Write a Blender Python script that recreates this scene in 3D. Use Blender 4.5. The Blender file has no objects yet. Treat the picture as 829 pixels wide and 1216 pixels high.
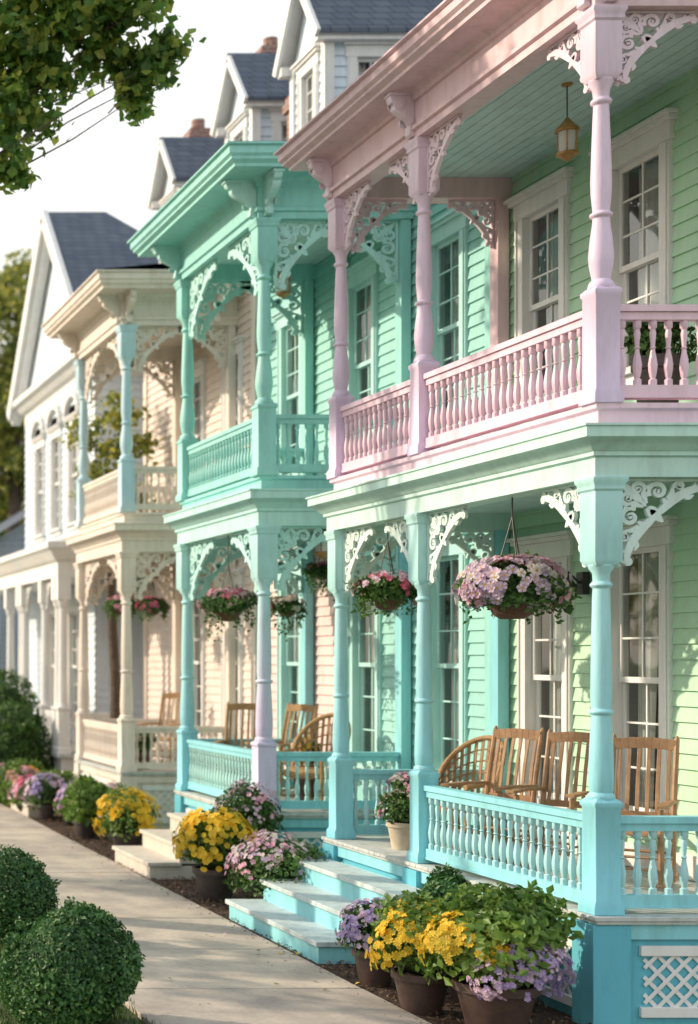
import bpy, math, random
from mathutils import Vector, Matrix
R=random.Random(7)
sc=bpy.context.scene
COL=sc.collection
# ------------------------------------------------------------------ materials
def newmat(name):
    m=bpy.data.materials.new(name); m.use_nodes=True
    nt=m.node_tree; nt.nodes.clear()
    out=nt.nodes.new('ShaderNodeOutputMaterial')
    return m,nt,out
def N(nt,t,**k):
    n=nt.nodes.new(t)
    for a,b in k.items():
        if a in n.inputs: n.inputs[a].default_value=b
        else: setattr(n,a,b)
    return n
def ramp(nt,fac,stops):
    r=nt.nodes.new('ShaderNodeValToRGB'); e=r.color_ramp.elements
    while len(e)<len(stops): e.new(.5)
    for i,(p,c) in enumerate(stops):
        e[i].position=p; e[i].color=(c[0],c[1],c[2],1)
    nt.links.new(fac,r.inputs[0]); return r.outputs[0]
def mixc(nt,fac,a,b,mode='MIX'):
    m=nt.nodes.new('ShaderNodeMix'); m.data_type='RGBA'; m.blend_type=mode
    for s,v in ((0,fac),(6,a),(7,b)):
        if hasattr(v,'links'): nt.links.new(v,m.inputs[s])
        else: m.inputs[s].default_value=v if s==0 else (v[0],v[1],v[2],1)
    return m.outputs[2]
def paint(name,c,rough=.45,c2=None,z0=0,z1=1,dirt=.16,bump=.12):
    m,nt,out=newmat(name); L=nt.links.new
    tc=N(nt,'ShaderNodeTexCoord')
    mp=N(nt,'ShaderNodeMapping'); mp.inputs['Scale'].default_value=(5,5,.9); L(tc.outputs['Object'],mp.inputs[0])
    n1=N(nt,'ShaderNodeTexNoise',Scale=1.6,Detail=4.0,Roughness=.7); L(mp.outputs[0],n1.inputs['Vector'])
    n2=N(nt,'ShaderNodeTexNoise',Scale=.9,Detail=1.0); L(tc.outputs['Object'],n2.inputs['Vector'])
    base=c
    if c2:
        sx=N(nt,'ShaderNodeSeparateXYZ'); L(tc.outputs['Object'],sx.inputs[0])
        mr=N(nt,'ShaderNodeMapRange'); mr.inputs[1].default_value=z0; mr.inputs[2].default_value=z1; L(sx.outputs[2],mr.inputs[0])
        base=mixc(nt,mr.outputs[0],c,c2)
    d=1-dirt
    g=ramp(nt,n1.outputs[0],[(.32,(d,d*.99,d*.97)),(.55,(1,1,1))])
    a=mixc(nt,1.0,base,g,'MULTIPLY')
    g2=ramp(nt,n2.outputs[0],[(.3,(.92,.93,.95)),(.7,(1.04,1.02,1))])
    a=mixc(nt,1.0,a,g2,'MULTIPLY')
    p=N(nt,'ShaderNodeBsdfPrincipled'); L(a,p.inputs['Base Color'])
    rr=N(nt,'ShaderNodeMapRange'); rr.inputs[3].default_value=rough-.08; rr.inputs[4].default_value=rough+.16
    L(n1.outputs[0],rr.inputs[0]); L(rr.outputs[0],p.inputs['Roughness'])
    n3=N(nt,'ShaderNodeTexNoise',Scale=14.0,Detail=2.0); L(mp.outputs[0],n3.inputs['Vector'])
    b=N(nt,'ShaderNodeBump',Strength=bump,Distance=.01); L(n3.outputs[0],b.inputs['Height']); L(b.outputs[0],p.inputs['Normal'])
    L(p.outputs[0],out.inputs[0]); return m
def noisy(name,stops,scale=8,rough=.85,bump=.4,dist=.02,island=False):
    m,nt,out=newmat(name); L=nt.links.new
    tc=N(nt,'ShaderNodeTexCoord')
    n=N(nt,'ShaderNodeTexNoise',Scale=scale,Detail=6.0,Roughness=.7); L(tc.outputs['Object'],n.inputs['Vector'])
    n2=N(nt,'ShaderNodeTexNoise',Scale=scale*.12,Detail=3.0); L(tc.outputs['Object'],n2.inputs['Vector'])
    a=ramp(nt,n.outputs[0],stops)
    g=ramp(nt,n2.outputs[0],[(.35,(.80,.79,.79)),(.65,(1.1,1.08,1.04))])
    a=mixc(nt,1.0,a,g,'MULTIPLY')
    if island:
        ge=N(nt,'ShaderNodeNewGeometry'); g3=ramp(nt,ge.outputs['Random Per Island'],[(0,(.86,.85,.85)),(1,(1.08,1.06,1.02))])
        a=mixc(nt,1.0,a,g3,'MULTIPLY')
    p=N(nt,'ShaderNodeBsdfPrincipled',Roughness=rough); L(a,p.inputs['Base Color'])
    b=N(nt,'ShaderNodeBump',Strength=bump,Distance=dist); L(n.outputs[0],b.inputs['Height']); L(b.outputs[0],p.inputs['Normal'])
    L(p.outputs[0],out.inputs[0]); return m
def leafmat(name,cols,trans=.35,rough=.5):
    m,nt,out=newmat(name); L=nt.links.new
    ge=N(nt,'ShaderNodeNewGeometry')
    st=[(i/(len(cols)-1),c) for i,c in enumerate(cols)]
    a=ramp(nt,ge.outputs['Random Per Island'],st)
    tc=N(nt,'ShaderNodeTexCoord'); n=N(nt,'ShaderNodeTexNoise',Scale=2.2,Detail=1.0); L(tc.outputs['Object'],n.inputs['Vector'])
    g=ramp(nt,n.outputs[0],[(.35,(.72,.77,.72)),(.65,(1.2,1.15,1))]); a=mixc(nt,1.0,a,g,'MULTIPLY')
    p=N(nt,'ShaderNodeBsdfPrincipled',Roughness=rough); L(a,p.inputs['Base Color'])
    if trans<=0:
        L(p.outputs[0],out.inputs[0]); return m
    t=N(nt,'ShaderNodeBsdfTranslucent'); L(a,t.inputs[0])
    mx=N(nt,'ShaderNodeMixShader'); mx.inputs[0].default_value=trans
    L(p.outputs[0],mx.inputs[1]); L(t.outputs[0],mx.inputs[2]); L(mx.outputs[0],out.inputs[0]); return m
def glassmat():
    m,nt,out=newmat('window_glass'); L=nt.links.new
    t=N(nt,'ShaderNodeBsdfTransparent'); t.inputs[0].default_value=(.85,.9,.9,1)
    g=N(nt,'ShaderNodeBsdfGlossy',Roughness=.03)
    tc=N(nt,'ShaderNodeTexCoord'); n=N(nt,'ShaderNodeTexNoise',Scale=2.5,Detail=1.0); L(tc.outputs['Object'],n.inputs['Vector'])
    b=N(nt,'ShaderNodeBump',Strength=.25,Distance=.02); L(n.outputs[0],b.inputs['Height']); L(b.outputs[0],g.inputs['Normal'])
    lw=N(nt,'ShaderNodeLayerWeight',Blend=.25)
    mr=N(nt,'ShaderNodeMapRange'); mr.inputs[3].default_value=.16; mr.inputs[4].default_value=.9; L(lw.outputs['Fresnel'],mr.inputs[0])
    mx=N(nt,'ShaderNodeMixShader'); L(mr.outputs[0],mx.inputs[0]); L(t.outputs[0],mx.inputs[1]); L(g.outputs[0],mx.inputs[2])
    L(mx.outputs[0],out.inputs[0]); return m
def slatemat():
    m,nt,out=newmat('slate_roof'); L=nt.links.new
    tc=N(nt,'ShaderNodeTexCoord'); s=N(nt,'ShaderNodeSeparateXYZ'); L(tc.outputs['Object'],s.inputs[0])
    ad=N(nt,'ShaderNodeMath',operation='ADD'); L(s.outputs[0],ad.inputs[0]); L(s.outputs[1],ad.inputs[1])
    mu=N(nt,'ShaderNodeMath',operation='MULTIPLY'); mu.inputs[1].default_value=1.4; L(s.outputs[2],mu.inputs[0])
    c=N(nt,'ShaderNodeCombineXYZ'); L(ad.outputs[0],c.inputs[0]); L(mu.outputs[0],c.inputs[1])
    br=N(nt,'ShaderNodeTexBrick',Scale=1.0); L(c.outputs[0],br.inputs[0])
    br.inputs['Color1'].default_value=(.065,.085,.125,1); br.inputs['Color2'].default_value=(.10,.125,.165,1); br.inputs['Mortar'].default_value=(.025,.03,.04,1)
    br.inputs['Brick Width'].default_value=.25; br.inputs['Row Height'].default_value=.16; br.inputs['Mortar Size'].default_value=.01
    p=N(nt,'ShaderNodeBsdfPrincipled',Roughness=.6); L(br.outputs[0],p.inputs['Base Color'])
    b=N(nt,'ShaderNodeBump',Strength=.6,Distance=.02,invert=True); L(br.outputs[1],b.inputs['Height']); L(b.outputs[0],p.inputs['Normal'])
    L(p.outputs[0],out.inputs[0]); return m
def brickmat():
    m,nt,out=newmat('chimney_brick'); L=nt.links.new
    tc=N(nt,'ShaderNodeTexCoord'); s=N(nt,'ShaderNodeSeparateXYZ'); L(tc.outputs['Object'],s.inputs[0])
    ad=N(nt,'ShaderNodeMath',operation='ADD'); L(s.outputs[0],ad.inputs[0]); L(s.outputs[1],ad.inputs[1])
    c=N(nt,'ShaderNodeCombineXYZ'); L(ad.outputs[0],c.inputs[0]); L(s.outputs[2],c.inputs[1])
    br=N(nt,'ShaderNodeTexBrick',Scale=1.0); L(c.outputs[0],br.inputs[0])
    br.inputs['Color1'].default_value=(.30,.15,.12,1); br.inputs['Color2'].default_value=(.24,.12,.10,1); br.inputs['Mortar'].default_value=(.35,.3,.27,1)
    br.inputs['Brick Width'].default_value=.21; br.inputs['Row Height'].default_value=.075; br.inputs['Mortar Size'].default_value=.01
    p=N(nt,'ShaderNodeBsdfPrincipled',Roughness=.85); L(br.outputs[0],p.inputs['Base Color']); L(p.outputs[0],out.inputs[0]); return m

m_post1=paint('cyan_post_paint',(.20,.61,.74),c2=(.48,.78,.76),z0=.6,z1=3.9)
m_cy=paint('cyan_paint',(.27,.66,.73))
m_cyd=paint('deep_cyan_paint',(.12,.48,.60))
m_bal=paint('light_cyan_baluster_paint',(.43,.74,.78))
m_mint=paint('mint_trim_paint',(.54,.79,.73))
m_fret=paint('pale_mint_fretwork_paint',(.68,.83,.79))
m_pinkc=paint('rose_cornice_paint',(.77,.56,.61))
m_pink=paint('pink_rail_paint',(.80,.58,.69))
m_lil=paint('lilac_post_paint',(.71,.58,.78),c2=(.77,.61,.74),z0=4.3,z1=7)
m_pfret=paint('pale_pink_fretwork_paint',(.82,.67,.76))
m_green=paint('green_siding_paint',(.47,.72,.52),rough=.5,dirt=.1)
m_ceil=paint('porch_ceiling_paint',(.54,.75,.75))
m_tq=paint('turquoise_paint',(.31,.68,.64))
m_tqs=paint('turquoise_siding_paint',(.31,.63,.58),dirt=.12)
m_tqf=paint('turquoise_fretwork_paint',(.47,.78,.75))
m_lilp=paint('lilac_lower_post_paint',(.62,.58,.78),c2=(.43,.74,.76),z0=1.9,z1=3.6)
m_pks=paint('blush_siding_paint',(.75,.60,.58))
m_cream=paint('cream_paint',(.78,.70,.62))  # far-house paints are lightened in base colour to stand in for haze
m_creams=paint('cream_siding_paint',(.76,.66,.60))
m_cblue=paint('pale_blue_post_paint',(.70,.67,.64),c2=(.48,.69,.78),z0=4.2,z1=5.0)
m_white=paint('white_trim_paint',(.80,.80,.79),dirt=.1)
m_wblue=paint('blue_white_paint',(.66,.76,.85),dirt=.08)
m_deck=paint('grey_deck_paint',(.54,.58,.56),rough=.6,dirt=.3)
m_tread=paint('stair_tread_paint',(.50,.60,.61),rough=.6,dirt=.25)
m_stone=paint('cream_step_paint',(.58,.54,.47),rough=.7)
m_greyb=paint('grey_house_paint',(.28,.33,.39))
m_glass=glassmat(); m_slate=slatemat(); m_brick=brickmat()
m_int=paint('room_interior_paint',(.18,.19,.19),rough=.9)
m_curt=paint('curtain_cloth',(.72,.72,.69),rough=.9)
m_wood=noisy('chair_wood',[(.3,(.27,.15,.075)),(.7,(.45,.27,.15))],scale=9,rough=.55,bump=.1)
m_wood2=noisy('honey_wicker',[(.3,(.30,.17,.07)),(.7,(.5,.31,.15))],scale=30,rough=.6,bump=.5)
m_wick=noisy('dark_wicker',[(.3,(.06,.03,.018)),(.7,(.19,.09,.05))],scale=60,rough=.7,bump=.8)
m_pot=noisy('dark_pot_clay',[(.3,(.03,.026,.026)),(.7,(.07,.055,.05))],scale=14,rough=.5,bump=.1)
m_pot2=noisy('brown_pot_clay',[(.3,(.045,.028,.024)),(.7,(.09,.055,.045))],scale=14,rough=.5,bump=.1)
m_potc=noisy('cream_pot_clay',[(.3,(.45,.38,.28)),(.7,(.6,.52,.4))],scale=14,rough=.6,bump=.1)
m_metal=paint('dark_iron',(.03,.03,.03),rough=.4)
m_brass=noisy('aged_brass',[(.3,(.25,.12,.03)),(.7,(.5,.28,.08))],scale=14,rough=.35,bump=.1)
m_conc=noisy('sidewalk_concrete',[(.3,(.39,.35,.30)),(.5,(.45,.41,.36)),(.7,(.50,.455,.40))],scale=22,rough=.85,bump=.25,dist=.006,island=True)
m_mulch=noisy('mulch',[(.3,(.03,.018,.012)),(.7,(.13,.08,.055))],scale=45,bump=1,dist=.04)
m_grass=noisy('grass_ground',[(.3,(.03,.055,.015)),(.7,(.07,.11,.03))],scale=14,bump=.6)
m_asph=noisy('asphalt',[(.3,(.04,.04,.042)),(.7,(.065,.065,.066))],scale=60,bump=.4)
m_chip=leafmat('mulch_chip',[(.05,.03,.02),(.14,.085,.055),(.22,.14,.1)],trans=0,rough=.9)
m_blade=leafmat('grass_blade',[(.035,.08,.015),(.08,.14,.03)])
m_leaf=leafmat('plant_leaf',[(.03,.085,.02),(.06,.15,.03),(.12,.23,.05)])
m_leafl=leafmat('lime_plant_leaf',[(.06,.14,.02),(.12,.23,.04),(.20,.30,.06)])
m_box=leafmat('boxwood_leaf',[(.02,.08,.025),(.045,.14,.04),(.10,.21,.05)],trans=.25)
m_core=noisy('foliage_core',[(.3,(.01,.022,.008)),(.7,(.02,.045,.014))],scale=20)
m_tree=leafmat('maple_leaf',[(.07,.17,.04),(.14,.27,.055),(.26,.37,.08),(.42,.44,.09)],trans=.6)
m_treed=leafmat('distant_leaf',[(.14,.20,.06),(.28,.33,.08),(.50,.45,.09)],trans=.55)
m_bark=noisy('bark',[(.3,(.06,.045,.035)),(.7,(.16,.12,.09))],scale=12,bump=1,dist=.05)
def fl(n,a,b): return leafmat(n,[a,b],trans=.3,rough=.6)
f_yel=fl('yellow_petal',(.76,.47,.02),(.84,.64,.06)); f_pk=fl('pink_petal',(.64,.30,.50),(.78,.49,.66)); f_pur=fl('purple_petal',(.38,.28,.66),(.55,.45,.80))
f_lil=fl('lilac_petal',(.58,.42,.66),(.74,.59,.78)); f_mag=fl('magenta_petal',(.5,.06,.18),(.72,.22,.42)); f_wh=fl('white_petal',(.72,.68,.68),(.80,.70,.76)); f_ctr=fl('flower_centre',(.5,.28,.02),(.6,.4,.05))

# ------------------------------------------------------------------ builder
I4=Matrix.Identity(4)
class B:
    def __init__(s): s.V=[];s.F=[];s.M=[];s.mats=[];s.T=I4
    def mi(s,m):
        if m not in s.mats: s.mats.append(m)
        return s.mats.index(m)
    def add(s,vs,fs,mat):
        o=len(s.V); T=s.T
        if T is I4: s.V.extend([tuple(v) for v in vs])
        else: s.V.extend([tuple(T@Vector(v)) for v in vs])
        k=s.mi(mat)
        for f in fs: s.F.append(tuple(i+o for i in f)); s.M.append(k)
    def box(s,x0,x1,y0,y1,z0,z1,mat):
        if x0>x1:x0,x1=x1,x0
        if y0>y1:y0,y1=y1,y0
        s.add([(x0,y0,z0),(x1,y0,z0),(x1,y1,z0),(x0,y1,z0),(x0,y0,z1),(x1,y0,z1),(x1,y1,z1),(x0,y1,z1)],
              [(0,3,2,1),(4,5,6,7),(0,1,5,4),(1,2,6,5),(2,3,7,6),(3,0,4,7)],mat)
    def lathe(s,cx,cy,prof,mat,seg=14,rot=0,cap=True):
        vs=[];fs=[]
        for r,z in prof:
            for i in range(seg):
                a=rot+2*math.pi*i/seg; vs.append((cx+r*math.cos(a),cy+r*math.sin(a),z))
        for j in range(len(prof)-1):
            for i in range(seg):
                k=(i+1)%seg; fs.append((j*seg+i,j*seg+k,(j+1)*seg+k,(j+1)*seg+i))
        if cap: fs.append(tuple(range(seg-1,-1,-1))); fs.append(tuple((len(prof)-1)*seg+i for i in range(seg)))
        s.add(vs,fs,mat)
    def sq(s,cx,cy,prof,mat):
        s.lathe(cx,cy,[(r*math.sqrt(2),z) for r,z in prof],mat,4,math.pi/4)
    def beam(s,p0,p1,w,h,mat):
        p0=Vector(p0);p1=Vector(p1);d=(p1-p0).normalized()
        up=Vector((0,0,1)) if abs(d.z)<.95 else Vector((1,0,0))
        a=d.cross(up).normalized(); b=a.cross(d)
        vs=[]
        for p in (p0,p1):
            for i,j in ((-1,-1),(1,-1),(1,1),(-1,1)): vs.append(p+a*(i*w/2)+b*(j*h/2))
        s.add(vs,[(3,2,1,0),(4,5,6,7),(0,1,5,4),(1,2,6,5),(2,3,7,6),(3,0,4,7)],mat)
    def tube(s,pts,rs,mat,seg=7):
        pts=[Vector(p) for p in pts]; vs=[];fs=[]
        for i,p in enumerate(pts):
            d=(pts[min(i+1,len(pts)-1)]-pts[max(i-1,0)]).normalized()
            up=Vector((0,0,1)) if abs(d.z)<.9 else Vector((1,0,0))
            a=d.cross(up).normalized(); b=a.cross(d)
            r=rs[i] if isinstance(rs,(list,tuple)) else rs
            for k in range(seg):
                t=2*math.pi*k/seg; vs.append(p+a*(r*math.cos(t))+b*(r*math.sin(t)))
        for j in range(len(pts)-1):
            for i in range(seg):
                k=(i+1)%seg; fs.append((j*seg+i,j*seg+k,(j+1)*seg+k,(j+1)*seg+i))
        fs.append(tuple(range(seg-1,-1,-1))); fs.append(tuple((len(pts)-1)*seg+i for i in range(seg)))
        s.add(vs,fs,mat)
    def prism(s,pts,w,mat):
        n=len(pts)
        vs=[(x,-w/2,z) for x,z in pts]+[(x,w/2,z) for x,z in pts]
        fs=[tuple(range(n)),tuple(range(2*n-1,n-1,-1))]+[(i,i+n,(i+1)%n+n,(i+1)%n) for i in range(n)]
        s.add(vs,fs,mat)
    def sweep(s,prof,x0,y0,y1,xb,mat):
        vs=[];fs=[]
        for o,z in prof: vs+=[(xb,y0-o,z),(x0-o,y0-o,z),(x0-o,y1+o,z),(xb,y1+o,z)]
        for j in range(len(prof)-1):
            for i in range(3): a=j*4+i; fs.append((a+1,a,a+4,a+5))
        s.add(vs,fs,mat)
    def leaf(s,p,n,sz,mat,asp=.6):
        t=Vector((R.gauss(0,1),R.gauss(0,1),R.gauss(0,1))); t=(t-n*t.dot(n)*.7).normalized(); b=n.cross(t)
        if b.length<1e-3: return
        b.normalize(); h=sz*asp*.5; f=n*(sz*.12)
        o=len(s.V); k=s.mi(mat)
        s.V.extend([tuple(p),tuple(p+t*sz*.5+b*h+f),tuple(p+t*sz),tuple(p+t*sz*.5-b*h+f)])
        s.F.append((o,o+1,o+2)); s.F.append((o,o+2,o+3)); s.M+= [k,k]
    def blossom(s,p,n,sz,mat,pet=5,ctr=None):
        t=n.orthogonal().normalized(); b=n.cross(t); a0=R.random()*6.28
        o=len(s.V); k=s.mi(mat); s.V.append(tuple(p)); w=math.pi/pet
        for i in range(pet):
            a=a0+2*w*i
            d=lambda q: t*math.cos(q)+b*math.sin(q)
            s.V+= [tuple(p+d(a-w*.85)*sz*.42+n*sz*.12),tuple(p+d(a)*sz*.5+n*sz*.06),tuple(p+d(a+w*.85)*sz*.42+n*sz*.12)]
            q=o+1+3*i
            s.F+=[(o,q,q+1),(o,q+1,q+2)]; s.M+=[k,k]
        if ctr:
            o=len(s.V); k=s.mi(ctr); r=sz*.12
            s.V+=[tuple(p+n*sz*.12+(t*math.cos(x)+b*math.sin(x))*r) for x in (0,1.26,2.5,3.77,5.03)]
            s.F.append((o,o+1,o+2,o+3,o+4)); s.M.append(k)
    def obj(s,name,parent=None,bevel=0,smooth=True,ang=38):
        me=bpy.data.meshes.new(name); me.from_pydata(s.V,[],s.F)
        for m in s.mats: me.materials.append(m)
        me.polygons.foreach_set('material_index',s.M)
        if smooth:
            me.polygons.foreach_set('use_smooth',[True]*len(s.F)); me.set_sharp_from_angle(angle=math.radians(ang))
        me.update(); o=bpy.data.objects.new(name,me); COL.objects.link(o)
        if parent: o.parent=parent
        if bevel:
            b=o.modifiers.new('bevel','BEVEL'); b.width=bevel; b.segments=2; b.limit_method='ANGLE'; b.angle_limit=math.radians(50)
        return o
def empty(name):
    e=bpy.data.objects.new(name,None); COL.objects.link(e); return e
def Tr(x,y,z,rot=0): return Matrix.Translation((x,y,z))@Matrix.Rotation(rot,4,'Z')
def frame(o,u,v,w): 
    m=Matrix.Identity(4)
    for i,a in enumerate((u,v,w)):
        for j in range(3): m[j][i]=a[j]
    for j in range(3): m[j][3]=o[j]
    return m

def bracket(Lr,H,t=.03):
    V=[];F=[]
    def rib(pts,ws,th=t):
        o=len(V); n=len(pts)
        for i,(u,v) in enumerate(pts):
            a=pts[max(i-1,0)]; c=pts[min(i+1,n-1)]
            dx,dy=(c[0]-a[0])*Lr,-(c[1]-a[1])*H; l=math.hypot(dx,dy) or 1; nx,ny=-dy/l,dx/l
            w=(ws[i] if isinstance(ws,list) else ws)*.5*(Lr+H)/2
            x,y=u*Lr,-v*H
            V.extend([(x+nx*w,y+ny*w,-th/2),(x+nx*w,y+ny*w,th/2),(x-nx*w,y-ny*w,th/2),(x-nx*w,y-ny*w,-th/2)])
        for i in range(n-1):
            for k in range(4):
                a=o+i*4+k; b_=o+i*4+(k+1)%4; F.append((a,a+4,b_+4,b_))
        F.append((o,o+1,o+2,o+3)); F.append((o+4*n-1,o+4*n-2,o+4*n-3,o+4*n-4))
    def both(fn):
        fn(lambda u,v:(u,v)); fn(lambda u,v:(v,u))
    rib([(0,.018),(1,.018)],.036,t*1.3); rib([(.018,.036),(.018,1)],.036,t*1.3)
    n=26; P=[];W=[]
    for i in range(n+1):
        f=math.pi/2*i/n; r=.84+.05*math.cos(4*f); P.append((1-r*math.cos(f),1-r*math.sin(f))); W.append(.06+.04*abs(math.sin(f*4)))
    rib(P,W,t*1.1)
    def spiral(m,cx,cy,r,a,turn,fl,w,th=t):
        P=[];W=[]
        k=16
        for i in range(k+1):
            q=i/k; rr=r*(1-.82*q); th_=a+fl*turn*q*6.283; P.append(m(cx+rr*math.cos(th_),cy+rr*math.sin(th_))); W.append(w*1.15*(1-.35*q))
        rib(P,W,th)
        c=m(cx,cy); rib([(c[0]-.02,c[1]),(c[0]+.02,c[1])],.045,th)
    def leafs(m,p,q,w,bend=.0):
        P=[];W=[]
        for i in range(7):
            s=i/6; dx,dy=q[0]-p[0],q[1]-p[1]; b_=bend*math.sin(math.pi*s)
            P.append(m(p[0]+dx*s-dy*b_,p[1]+dy*s+dx*b_)); W.append(w*math.sin(math.pi*min(.96,.08+s*.9))**.8)
        rib(P,W,t*.9)
    def side(m):
        spiral(m,.46,.155,.115,2.6,1.25,1,.05); spiral(m,.70,.095,.062,2.8,1.1,1,.04); spiral(m,.235,.125,.085,.4,1.15,-1,.045)
        leafs(m,(.56,.24),(.62,.10),.06,.2); leafs(m,(.34,.30),(.36,.08),.07,-.2); leafs(m,(.80,.14),(.88,.05),.045,.2)
        leafs(m,(.34,.36),(.50,.40),.085,.35); leafs(m,(.52,.24),(.66,.27),.075,.35); leafs(m,(.74,.17),(.86,.20),.06,.35)
        leafs(m,(.95,.15),(1.03,.10),.06,.3); spiral(m,.955,.09,.055,1.6,1,-1,.035)
    both(side)
    leafs(lambda u,v:(u,v),(.04,.04),(.33,.33),.10)
    leafs(lambda u,v:(u,v),(.38,.38),(.52,.52),.09)
    return V,F
BR={}
def put_bracket(b,pos,d,L,H,mat):
    k=(round(L,2),round(H,2))
    if k not in BR: BR[k]=bracket(*k)
    d=Vector(d); z=Vector((0,0,1)); old=b.T
    b.T=frame(pos,d,z,d.cross(z)); b.add(BR[k][0],BR[k][1],mat)
    for e in ((L*1.0,-.05,.018),(L*.03,-H*1.04,.022)):
        b.add(*ico(e[0],e[1],0,e[2]),mat)
    b.T=old
def ico(x,y,z,r):
    vs=[(x+r,y,z),(x-r,y,z),(x,y+r,z),(x,y-r,z),(x,y,z+r),(x,y,z-r)]
    return vs,[(0,2,4),(2,1,4),(1,3,4),(3,0,4),(2,0,5),(1,2,5),(3,1,5),(0,3,5)]

BAL=[(.026,0),(.026,.09),(.015,.11),(.020,.14),(.027,.24),(.029,.32),(.023,.42),(.015,.52),(.013,.56),(.021,.58),(.013,.60),(.017,.70),(.021,.80),(.015,.86),(.026,.89),(.026,1)]
def rail(b,p0,p1,z0,h,mrail,mbal):
    (x0,y0),(x1,y1)=p0,p1; L=math.hypot(x1-x0,y1-y0); old=b.T
    b.T=Tr(x0,y0,z0,math.atan2(y1-y0,x1-x0))
    b.box(0,L,-.05,.05,h-.045,h,mrail); b.box(0,L,-.032,.032,h-.10,h-.047,mrail)
    b.box(0,L,-.035,.035,.06,.13,mrail); b.box(0,L,-.045,.045,.04,.062,mrail)
    n=max(1,round(L/.105)); hb=h-.10-.13
    for i in range(n):
        x=(i+.5)*L/n
        b.lathe(x,0,[(r,.13+hb*t) for r,t in BAL],mbal,8,cap=False)
    b.T=old
def siding(b,X,y0,y1,z0,z1,ops,mat,e=.125):
    z=z0
    while z<z1-1e-4:
        zt=min(z+e,z1); zm=(z+zt)/2
        seg=[(y0,y1)]
        for a,c,d,f in ops:
            if d<zm<f:
                ns=[]
                for p,q in seg:
                    if c<=p or a>=q: ns.append((p,q)); continue
                    if a>p: ns.append((p,a))
                    if c<q: ns.append((c,q))
                seg=ns
        for p,q in seg:
            b.add([(X-.022,p,z),(X-.022,q,z),(X,q,zt),(X,p,zt),(X,p,z),(X,q,z)],[(1,0,3,2),(0,1,5,4)],mat)
        z=zt
def window(b,bg,X,yc,w,z0,z1,mt,arch=False):
    y0,y1=yc-w/2,yc+w/2
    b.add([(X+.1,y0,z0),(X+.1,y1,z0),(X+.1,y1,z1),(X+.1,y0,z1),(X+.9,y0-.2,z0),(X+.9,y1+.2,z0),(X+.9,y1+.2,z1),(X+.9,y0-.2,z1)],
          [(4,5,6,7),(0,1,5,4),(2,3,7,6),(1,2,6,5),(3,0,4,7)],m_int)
    for ya,yb in ((y0-.13,y0),(y1,y1+.13)):
        b.box(X-.045,X+.11,ya,yb,z0-.02,z1+.01,mt); b.box(X-.06,X-.047,ya+.02 if ya<y0-.01 else ya+.085,ya+.045 if ya<y0-.01 else yb-.02,z0,z1,mt)
    b.box(X-.05,X+.11,y0-.15,y1+.15,z1+.012,z1+.16,mt)
    b.box(X-.085,X+.05,y0-.19,y1+.19,z1+.162,z1+.20,mt); b.box(X-.115,X+.05,y0-.215,y1+.215,z1+.202,z1+.235,mt)
    b.box(X-.09,X+.11,y0-.17,y1+.17,z0-.075,z0-.022,mt); b.box(X-.04,X+.1,y0-.13,y1+.13,z0-.17,z0-.077,mt)
    zm=(z0+z1)/2
    for k,(a,c,dx) in enumerate(((z0-.02,zm+.02,.055),(zm-.02,z1+.012,.02))):
        x=X+dx
        b.box(x,x+.033,y0+.001,y0+.045,a,c,mt); b.box(x,x+.033,y1-.045,y1-.001,a,c,mt)
        b.box(x+.001,x+.032,y0+.045,y1-.045,a,a+.05,mt); b.box(x+.001,x+.032,y0+.045,y1-.045,c-.045,c,mt)
        b.box(x+.006,x+.028,yc-.009,yc+.009,a+.05,c-.045,mt)
        for zz in (a+(c-a)/3,a+(c-a)*2/3): b.box(x+.008,x+.026,y0+.045,y1-.045,zz-.009,zz+.009,mt)
        bg.add([(x+.017,y0+.04,a+.04),(x+.017,y1-.04,a+.04),(x+.017,y1-.04,c-.04),(x+.017,y0+.04,c-.04)],[(1,0,3,2)],m_glass)
    for s in (0,1):
        n=14; vs=[];fs=[]; cw=R.uniform(.36,.48)
        for i in range(n+1):
            t=i/n; ww=w*cw
            ya=(y0+.02+t*ww) if s==0 else (y1-.02-t*ww)
            yb=(y0+.02+t*ww*.75) if s==0 else (y1-.02-t*ww*.75)
            xo=X+.17+.022*math.sin(t*19+s)
            vs+=[(xo,yb,z0+.02),(xo,ya,zm+.3),(xo,ya,z1)]
        for i in range(n): 
            fs+=[(3*i,3*i+3,3*i+4,3*i+1),(3*i+1,3*i+4,3*i+5,3*i+2)]
        b.add(vs,fs,m_curt)
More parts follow.
